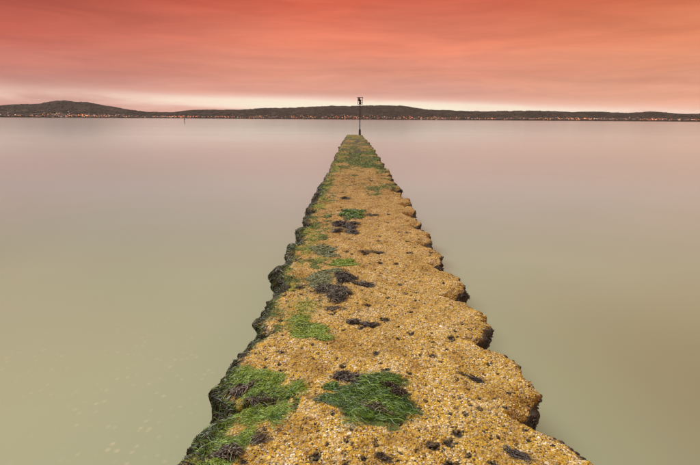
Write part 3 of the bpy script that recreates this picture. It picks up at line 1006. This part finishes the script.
tag(o, 'blackish weed clump just in front of the lone green patch', 'seaweed', 'brown seaweed clumps')


# brown and mauve clumps and strips
def clump(label, cx, cy, rx, ry, th, n, mat, length, width, lift, spread=.5, light=0.0):
    o = build_ribbons('seaweed_clump', [lying(int(n * 2.4), disc_sampler(cx, cy, rx, ry, th), const(th), spread * 1.3, length * .75, width * .5, lift * .55, wave=.7, light=light)], mat, org(cx, cy))
    return tag(o, label, 'seaweed', 'brown seaweed clumps')


o = build_ribbons('seaweed_clump', [lying(2600, poly_sampler(POLY['mauve'], 0.04, freq=8), const(.35), 1.0, .07, .005, .024)], M_MAUVE, org(-.27, 3.9))
tag(o, 'largest tangled mauve grey dried seaweed clump left of the middle', 'seaweed', 'brown seaweed clumps')
o = build_ribbons('seaweed_clump', [lying(1300, poly_sampler(POLY['dark_clump'], -0.05, freq=8), const(-.3), .9, .07, .005, .026, light=-.1)], M_MAUVE, org(-.08, 4.3))
tag(o, 'dark seaweed clump at the right end of the pale green strip', 'seaweed', 'brown seaweed clumps')
clump('purple brown seaweed clump touching the top left of the dark green mat', -.035, 2.524, .095, .030, -.25, 600, M_BROWN, .07, .008, .03, light=.12)
clump('black brown weed knot lying on the dark green mat', .236, 2.379, .062, .030, -.45, 420, M_BROWN, .05, .008, .045, .7)
clump('reddish brown weed strand across the middle of the dark green mat', .14, 2.195, .085, .016, -.50, 200, M_BROWN, .09, .007, .034, .2, .25)
clump('brown weed strand in the upper part of the left green mat', -.488, 2.285, .095, .020, .30, 260, M_BROWN, .08, .007, .034, .25, .2)
clump('brown weed strand at the lower right corner of the left green mat', -.418, 2.0, .075, .020, .75, 240, M_BROWN, .08, .007, .03, .25, .2)
clump('brown weed strand along the bottom of the left green mat', -.61, 1.875, .085, .020, .1, 240, M_BROWN, .08, .007, .03, .3, .15)
clump('dark brown weed draped over the edge above the left green mat', -.62, 2.40, .06, .05, .9, 420, M_BROWN, .10, .009, .03, .4, .05)
clump('small mauve weed strip between the lime patch and long dark strip', -.15, 3.567, .10, .045, -.2, 240, M_MAUVE, .08, .009, .03)
clump('long dark weed strip to the right of the lime patch', .072, 3.30, .115, .032, -.28, 300, M_BROWN, .10, .009, .03, .25)
clump('mauve weed strip right of the dark seaweed clump', .086, 4.139, .09, .05, -.2, 220, M_MAUVE, .09, .009, .025, .3)
clump('thin brown weed strip on bare crust beyond the mauve strip', .214, 5.283, .13, .05, -.15, 220, M_BROWN, .12, .010, .03, .25, .1)
clump('thin dark weed sliver on the bare right side', .719, 2.566, .075, .010, -.42, 90, M_BROWN, .07, .006, .014, .12)
clump('dark weed sliver at the lower right near the edge', .781, 1.87, .06, .014, -.7, 90, M_BROWN, .06, .006, .014, .2)
clump('short dark weed scrap below the dark green mat', .16, 1.843, .042, .014, -.25, 90, M_BROWN, .05, .006, .014, .2)
clump('brown weed shred on the crown right of the far green patch', .30, 7.35, .10, .10, .2, 140, M_MAUVE, .10, .010, .03)
clump('small brown weed shred beyond the lone green patch', -.16, 9.0, .10, .12, .2, 140, M_MAUVE, .12, .012, .04)

# ---- thin green fuzz wherever the crown carries a weed film
nf = 60000
fy = 2.3 + 24 * rng.random(nf) ** 1.8
fx = rng.uniform(-.80, .95, nf)
wl_, wr_ = half_widths(fy)
k = (fx > -wl_ + .01) & (fx < wr_ - .02)
fx, fy = fx[k], fy[k]
fa = np.where(fx < .1, -fx - (half_widths(fy)[0] - RAD), fx - (half_widths(fy)[1] - RAD))
mo, li, dk = growth(fx, fy, fa)
k = (np.maximum(mo, li * .95) + rng.normal(0, .10, len(fx)) > 0.47) & (dk < .6) & (rng.random(len(fx)) < 1 - .85 * sstep(8, 24, fy))
fx, fy, li = fx[k][:16000], fy[k][:16000], li[k][:16000]
ft, fl_ = rng.uniform(0, 6.283, len(fx)), rng.uniform(.010, .030, len(fx)) * (1 + .10 * fy)
s_ = np.linspace(-.5, .5, 4)[None]
qx = fx[:, None] + fl_[:, None] * s_ * np.cos(ft)[:, None]
qy = fy[:, None] + fl_[:, None] * s_ * np.sin(ft)[:, None]
wl_, wr_ = half_widths(qy)
fp = top_point(np.clip(qx, -wl_, wr_), qy)
fp[..., 2] += .001 + rng.uniform(0, .007, len(fx))[:, None] * (1 + .05 * fy[:, None]) * (1 - 4 * s_ ** 2 + .3)
M_FUZZ = mat_rnd('weed_fuzz', [(0.0, (0.016, 0.036, 0.005)), (0.45, (0.062, 0.130, 0.010)), (0.8, (0.15, 0.235, 0.014)), (1.0, (0.28, 0.31, 0.03))], 0.6)
o = build_ribbons('weed_fuzz', [ribbons(fp, rng.uniform(.0022, .0045, len(fx)) * (1 + .16 * fy), np.clip(rng.normal(.42, .22, len(fx)) + .3 * (li > .4), 0, 1))], M_FUZZ, kind='stuff')
tag(o, 'thin green weed film along the left side and far end of the crown', 'weed', kind='stuff')

# ---- olive brown knobs of weed and winkles sitting in the pits
near = PA[PA[:, 1] < 30]
near = near[rng.random(len(near)) < .72]
rep = 13
tx = np.repeat(near[:, 0], rep) + rng.normal(0, 1, len(near) * rep) * np.repeat(near[:, 2], rep) * .62
ty = np.repeat(near[:, 1], rep) + rng.normal(0, 1, len(near) * rep) * np.repeat(near[:, 2], rep) * .62
wl_, wr_ = half_widths(ty)
k = (tx > -wl_ + .03) & (tx < wr_ - .03) & (rng.random(len(tx)) < .8)
tx, ty = tx[k], ty[k]
pr = np.repeat(near[:, 2], rep)[k]
tb = top_point(tx, ty, -0.004)
kv = ICO[None] * rng.uniform(.6, 1.4, (len(tx), 1, 3)) * (1 + 0.6 * (rng.random((len(tx), 12, 1)) - .5)) * (pr * rng.uniform(.14, .38, len(tx)))[:, None, None]
kv[..., 2] *= .75
o = mesh_np('weed_tufts', (kv + tb[:, None]).reshape(-1, 3), (ICF[None] + (np.arange(len(tx)) * 12)[:, None, None]).reshape(-1, 3), M_TUFT,
            attrs={'rnd': np.repeat(np.clip(rng.normal(.42, .28, len(tx)), 0, 1), 12)}, smooth=False)
tag(o, 'small olive brown weed knobs dotted all over the crust', 'weed tufts', kind='stuff')

# ---- mussels on the right flank, hanging weed on the left flank: parts of the lobes they grow on
MUS = np.array([(-1, 0, 0), (-.35, .42, .1), (-.35, -.42, .1), (-.2, 0, .42), (.45, .55, .05), (.45, -.55, .05), (.45, 0, .5), (1, 0, .05), (.2, 0, -.4)])
MUF = np.array([(0, 2, 3), (0, 3, 1), (1, 3, 6), (1, 6, 4), (3, 2, 5), (3, 5, 6), (4, 6, 7), (6, 5, 7), (0, 1, 8), (2, 0, 8), (1, 4, 8), (5, 2, 8), (4, 7, 8), (7, 5, 8)])
for (side, i), (o, y0, y1) in LOBES.items():
    if y1 < 1.0 or y0 > 11:
        continue
    if side > 0:
        n = int(520 if y0 < 5 else 300)
        yy = y0 + (y1 - y0) * np.clip(np.abs(rng.normal(0, .22, n)), 0, 1)
        a_ = rng.uniform(0.055, 0.55, n) + 0.10 * (yy - y0) / (y1 - y0)
        k = fbm(yy * 3, a_ * 3, 0 * yy, 3, 2, 71) > -0.25
        yy, a_ = yy[k], a_[k]
        n = len(yy)
        p = skin(1, a_, yy, 0.006)
        R_ = rand_rot(n)
        sz = rng.uniform(.008, .019, n) * (1 + .03 * y0)
        mv = np.einsum('nij,vj->nvi', R_, MUS * np.array([1, .8, .8])) * sz[:, None, None] + p[:, None]
        mesh_np('mussels', (mv - np.array(jetty.location)).reshape(-1, 3), (MUF[None] + (np.arange(n) * 9)[:, None, None]).reshape(-1, 3), M_MUSSEL, o,
                {'rnd': np.repeat(rng.random(n), 9)}, True, kind='stuff')
    else:
        n = int(3200 if y0 < 5 else 1500)
        yy = rng.uniform(y0 + .01, y1 - .01, n)
        a0 = rng.uniform(-0.04, .36, n)
        k = fbm(yy, a0, 0 * yy, 5, 2, 73) > -0.4
        yy, a0 = yy[k], a0[k]
        n = len(yy)
        K = 6
        s = np.linspace(0, 1, K)[None]
        ln = rng.uniform(.03, .09, n)[:, None]
        pa = a0[:, None] + s * ln
        py_ = yy[:, None] - s * ln * rng.normal(.1, .9, n)[:, None]
        p = skin(-1, pa, py_, 0.004 + 0.012 * rng.random(n)[:, None] * np.sin(s * 3.14))
        isg = (rng.random(n) * .5 + .5 * (fbm(yy, a0, 0 * yy, 4, 2, 79) * .5 + .5) + .35 * np.clip(a0, 0, .4)) < 0.45
        for nm, mk, mt in (('hanging_green_weed', isg, M_GREEN), ('hanging_brown_weed', ~isg, M_BROWN)):
            build_ribbons(nm, [ribbons(p[mk] - np.array(jetty.location), rng.uniform(.002, .005, mk.sum()), np.clip(rng.normal(.30, .2, mk.sum()), 0, .9))], mt, parent=o, kind='stuff')


# ------------------------------------------------------------------ iron beacon at the seaward end
def tube(name, p0, p1, r0, r1, mat, parent, seg=12, extra=None):
    p0, p1 = np.array(p0, float), np.array(p1, float)
    ax = (p1 - p0) / np.linalg.norm(p1 - p0)
    u_ = np.cross(ax, (0, 0, 1.0) if abs(ax[2]) < .9 else (1.0, 0, 0)); u_ /= np.linalg.norm(u_)
    v_ = np.cross(ax, u_)
    rings = extra or [(0, r0), (1, r1)]
    vs = []
    for tt, r in rings:
        for k_ in range(seg):
            a_ = 2 * math.pi * k_ / seg
            vs.append(p0 + (p1 - p0) * tt + (u_ * math.cos(a_) + v_ * math.sin(a_)) * r)
    fs = []
    for j in range(len(rings) - 1):
        for k_ in range(seg):
            fs.append((j * seg + k_, j * seg + (k_ + 1) % seg, (j + 1) * seg + (k_ + 1) % seg, (j + 1) * seg + k_))
    me = bpy.data.meshes.new(name)
    fs.append(tuple(range(seg))[::-1])
    fs.append(tuple(range((len(rings) - 1) * seg, len(rings) * seg)))
    me.from_pydata([tuple(x) for x in vs], [], fs)
    me.materials.append(mat)
    for p_ in me.polygons:
        p_.use_smooth = len(p_.vertices) == 4
    o = bpy.data.objects.new(name, me)
    col.objects.link(o)
    o.parent = parent
    return o


def box(name, c, sx_, sy_, sz_, mat, parent):
    v = [(c[0] + i * sx_ / 2, c[1] + j * sy_ / 2, c[2] + k_ * sz_ / 2) for i in (-1, 1) for j in (-1, 1) for k_ in (-1, 1)]
    f = [(0, 1, 3, 2), (4, 6, 7, 5), (0, 4, 5, 1), (2, 3, 7, 6), (0, 2, 6, 4), (1, 5, 7, 3)]
    me = bpy.data.meshes.new(name)
    me.from_pydata(v, [], f)
    me.materials.append(mat)
    o = bpy.data.objects.new(name, me)
    col.objects.link(o)
    o.parent = parent
    return o


bz = float(base_z(np.array(47.3))) - 0.02
beacon = empty('beacon', (0.60, 47.3, bz))
tag(beacon, 'slender dark iron beacon pole with square lantern cage at the jetty end', 'beacon')
tube('base_sleeve', (0, 0, -0.05), (0, 0, 0.62), 0, 0, M_BASE, beacon, 14, [(0, .17), (.07, .17), (.09, .115), (.85, .10), (.93, .085), (1, .055)])
tube('pole', (0, 0, 0.5), (0.005, 0, 3.02), .045, .036, M_IRON, beacon)
box('platform', (0, 0, 2.98), .50, .50, .035, M_IRON, beacon)
cage = empty('cage')
cage.parent = beacon
for sx_ in (-1, 1):
    for sy_ in (-1, 1):
        tube('corner_post', (sx_ * .225, sy_ * .225, 2.99), (sx_ * .235, sy_ * .235, 3.58), .018, .018, M_IRON, cage, 8)
for z_ in (3.18, 3.38):
    for sx_ in (-1, 1):
        box('rail', (sx_ * .229, 0, z_), .018, .44, .03, M_IRON, cage)
        box('rail', (0, sx_ * .229, z_), .44, .018, .03, M_IRON, cage)
box('roof_plate', (0, 0, 3.60), .56, .56, .04, M_IRON, beacon)
box('daymark_panel', (-.10, -.20, 3.40), .16, .012, .32, M_IRON, beacon)
lan = tube('lantern', (0, 0, 3.0), (0, 0, 3.44), .1, .1, M_IRON, beacon, 14, [(0, .12), (.15, .12), (.18, .085), (.75, .085), (.78, .115), (.9, .09), (1, .03)])
tube('lens', (0, 0, 3.10), (0, 0, 3.32), .092, .092, M_LENS, lan, 14)

# ------------------------------------------------------------------ marker post far out to the left
pt = empty('marker_post', (-91.5, 258.7, 0))
tag(pt, 'tiny dark marker post standing in the water far left', 'post')
tube('post', (0, 0, -1), (0.06, 0, 1.75), .16, .13, M_IRON, pt, 10)
tube('topmark', (0.06, 0, 1.6), (0.06, 0, 2.1), 0, 0, M_IRON, pt, 10, [(0, .10), (.3, .28), (.7, .28), (1, .10)])

# ------------------------------------------------------------------ dusk haze over the whole bay
hm = bpy.data.materials.new('dusk_haze')
hm.use_nodes = True
ht_ = NT(hm.node_tree)
pv = ht_.n('ShaderNodeVolumePrincipled')
pv.inputs['Color'].default_value = (0.95, 0.86, 0.80, 1)
pv.inputs['Density'].default_value = 1.5e-5
pv.inputs['Anisotropy'].default_value = 0.0
ht_.put(ht_.n('ShaderNodeOutputMaterial').inputs['Volume'], pv.outputs[0])
hz = box('haze', (0, 2150, 129), 15100, 9400, 262, hm, None)
tag(hz, 'thin pale dusk haze lying over the bay', 'haze', kind='stuff')
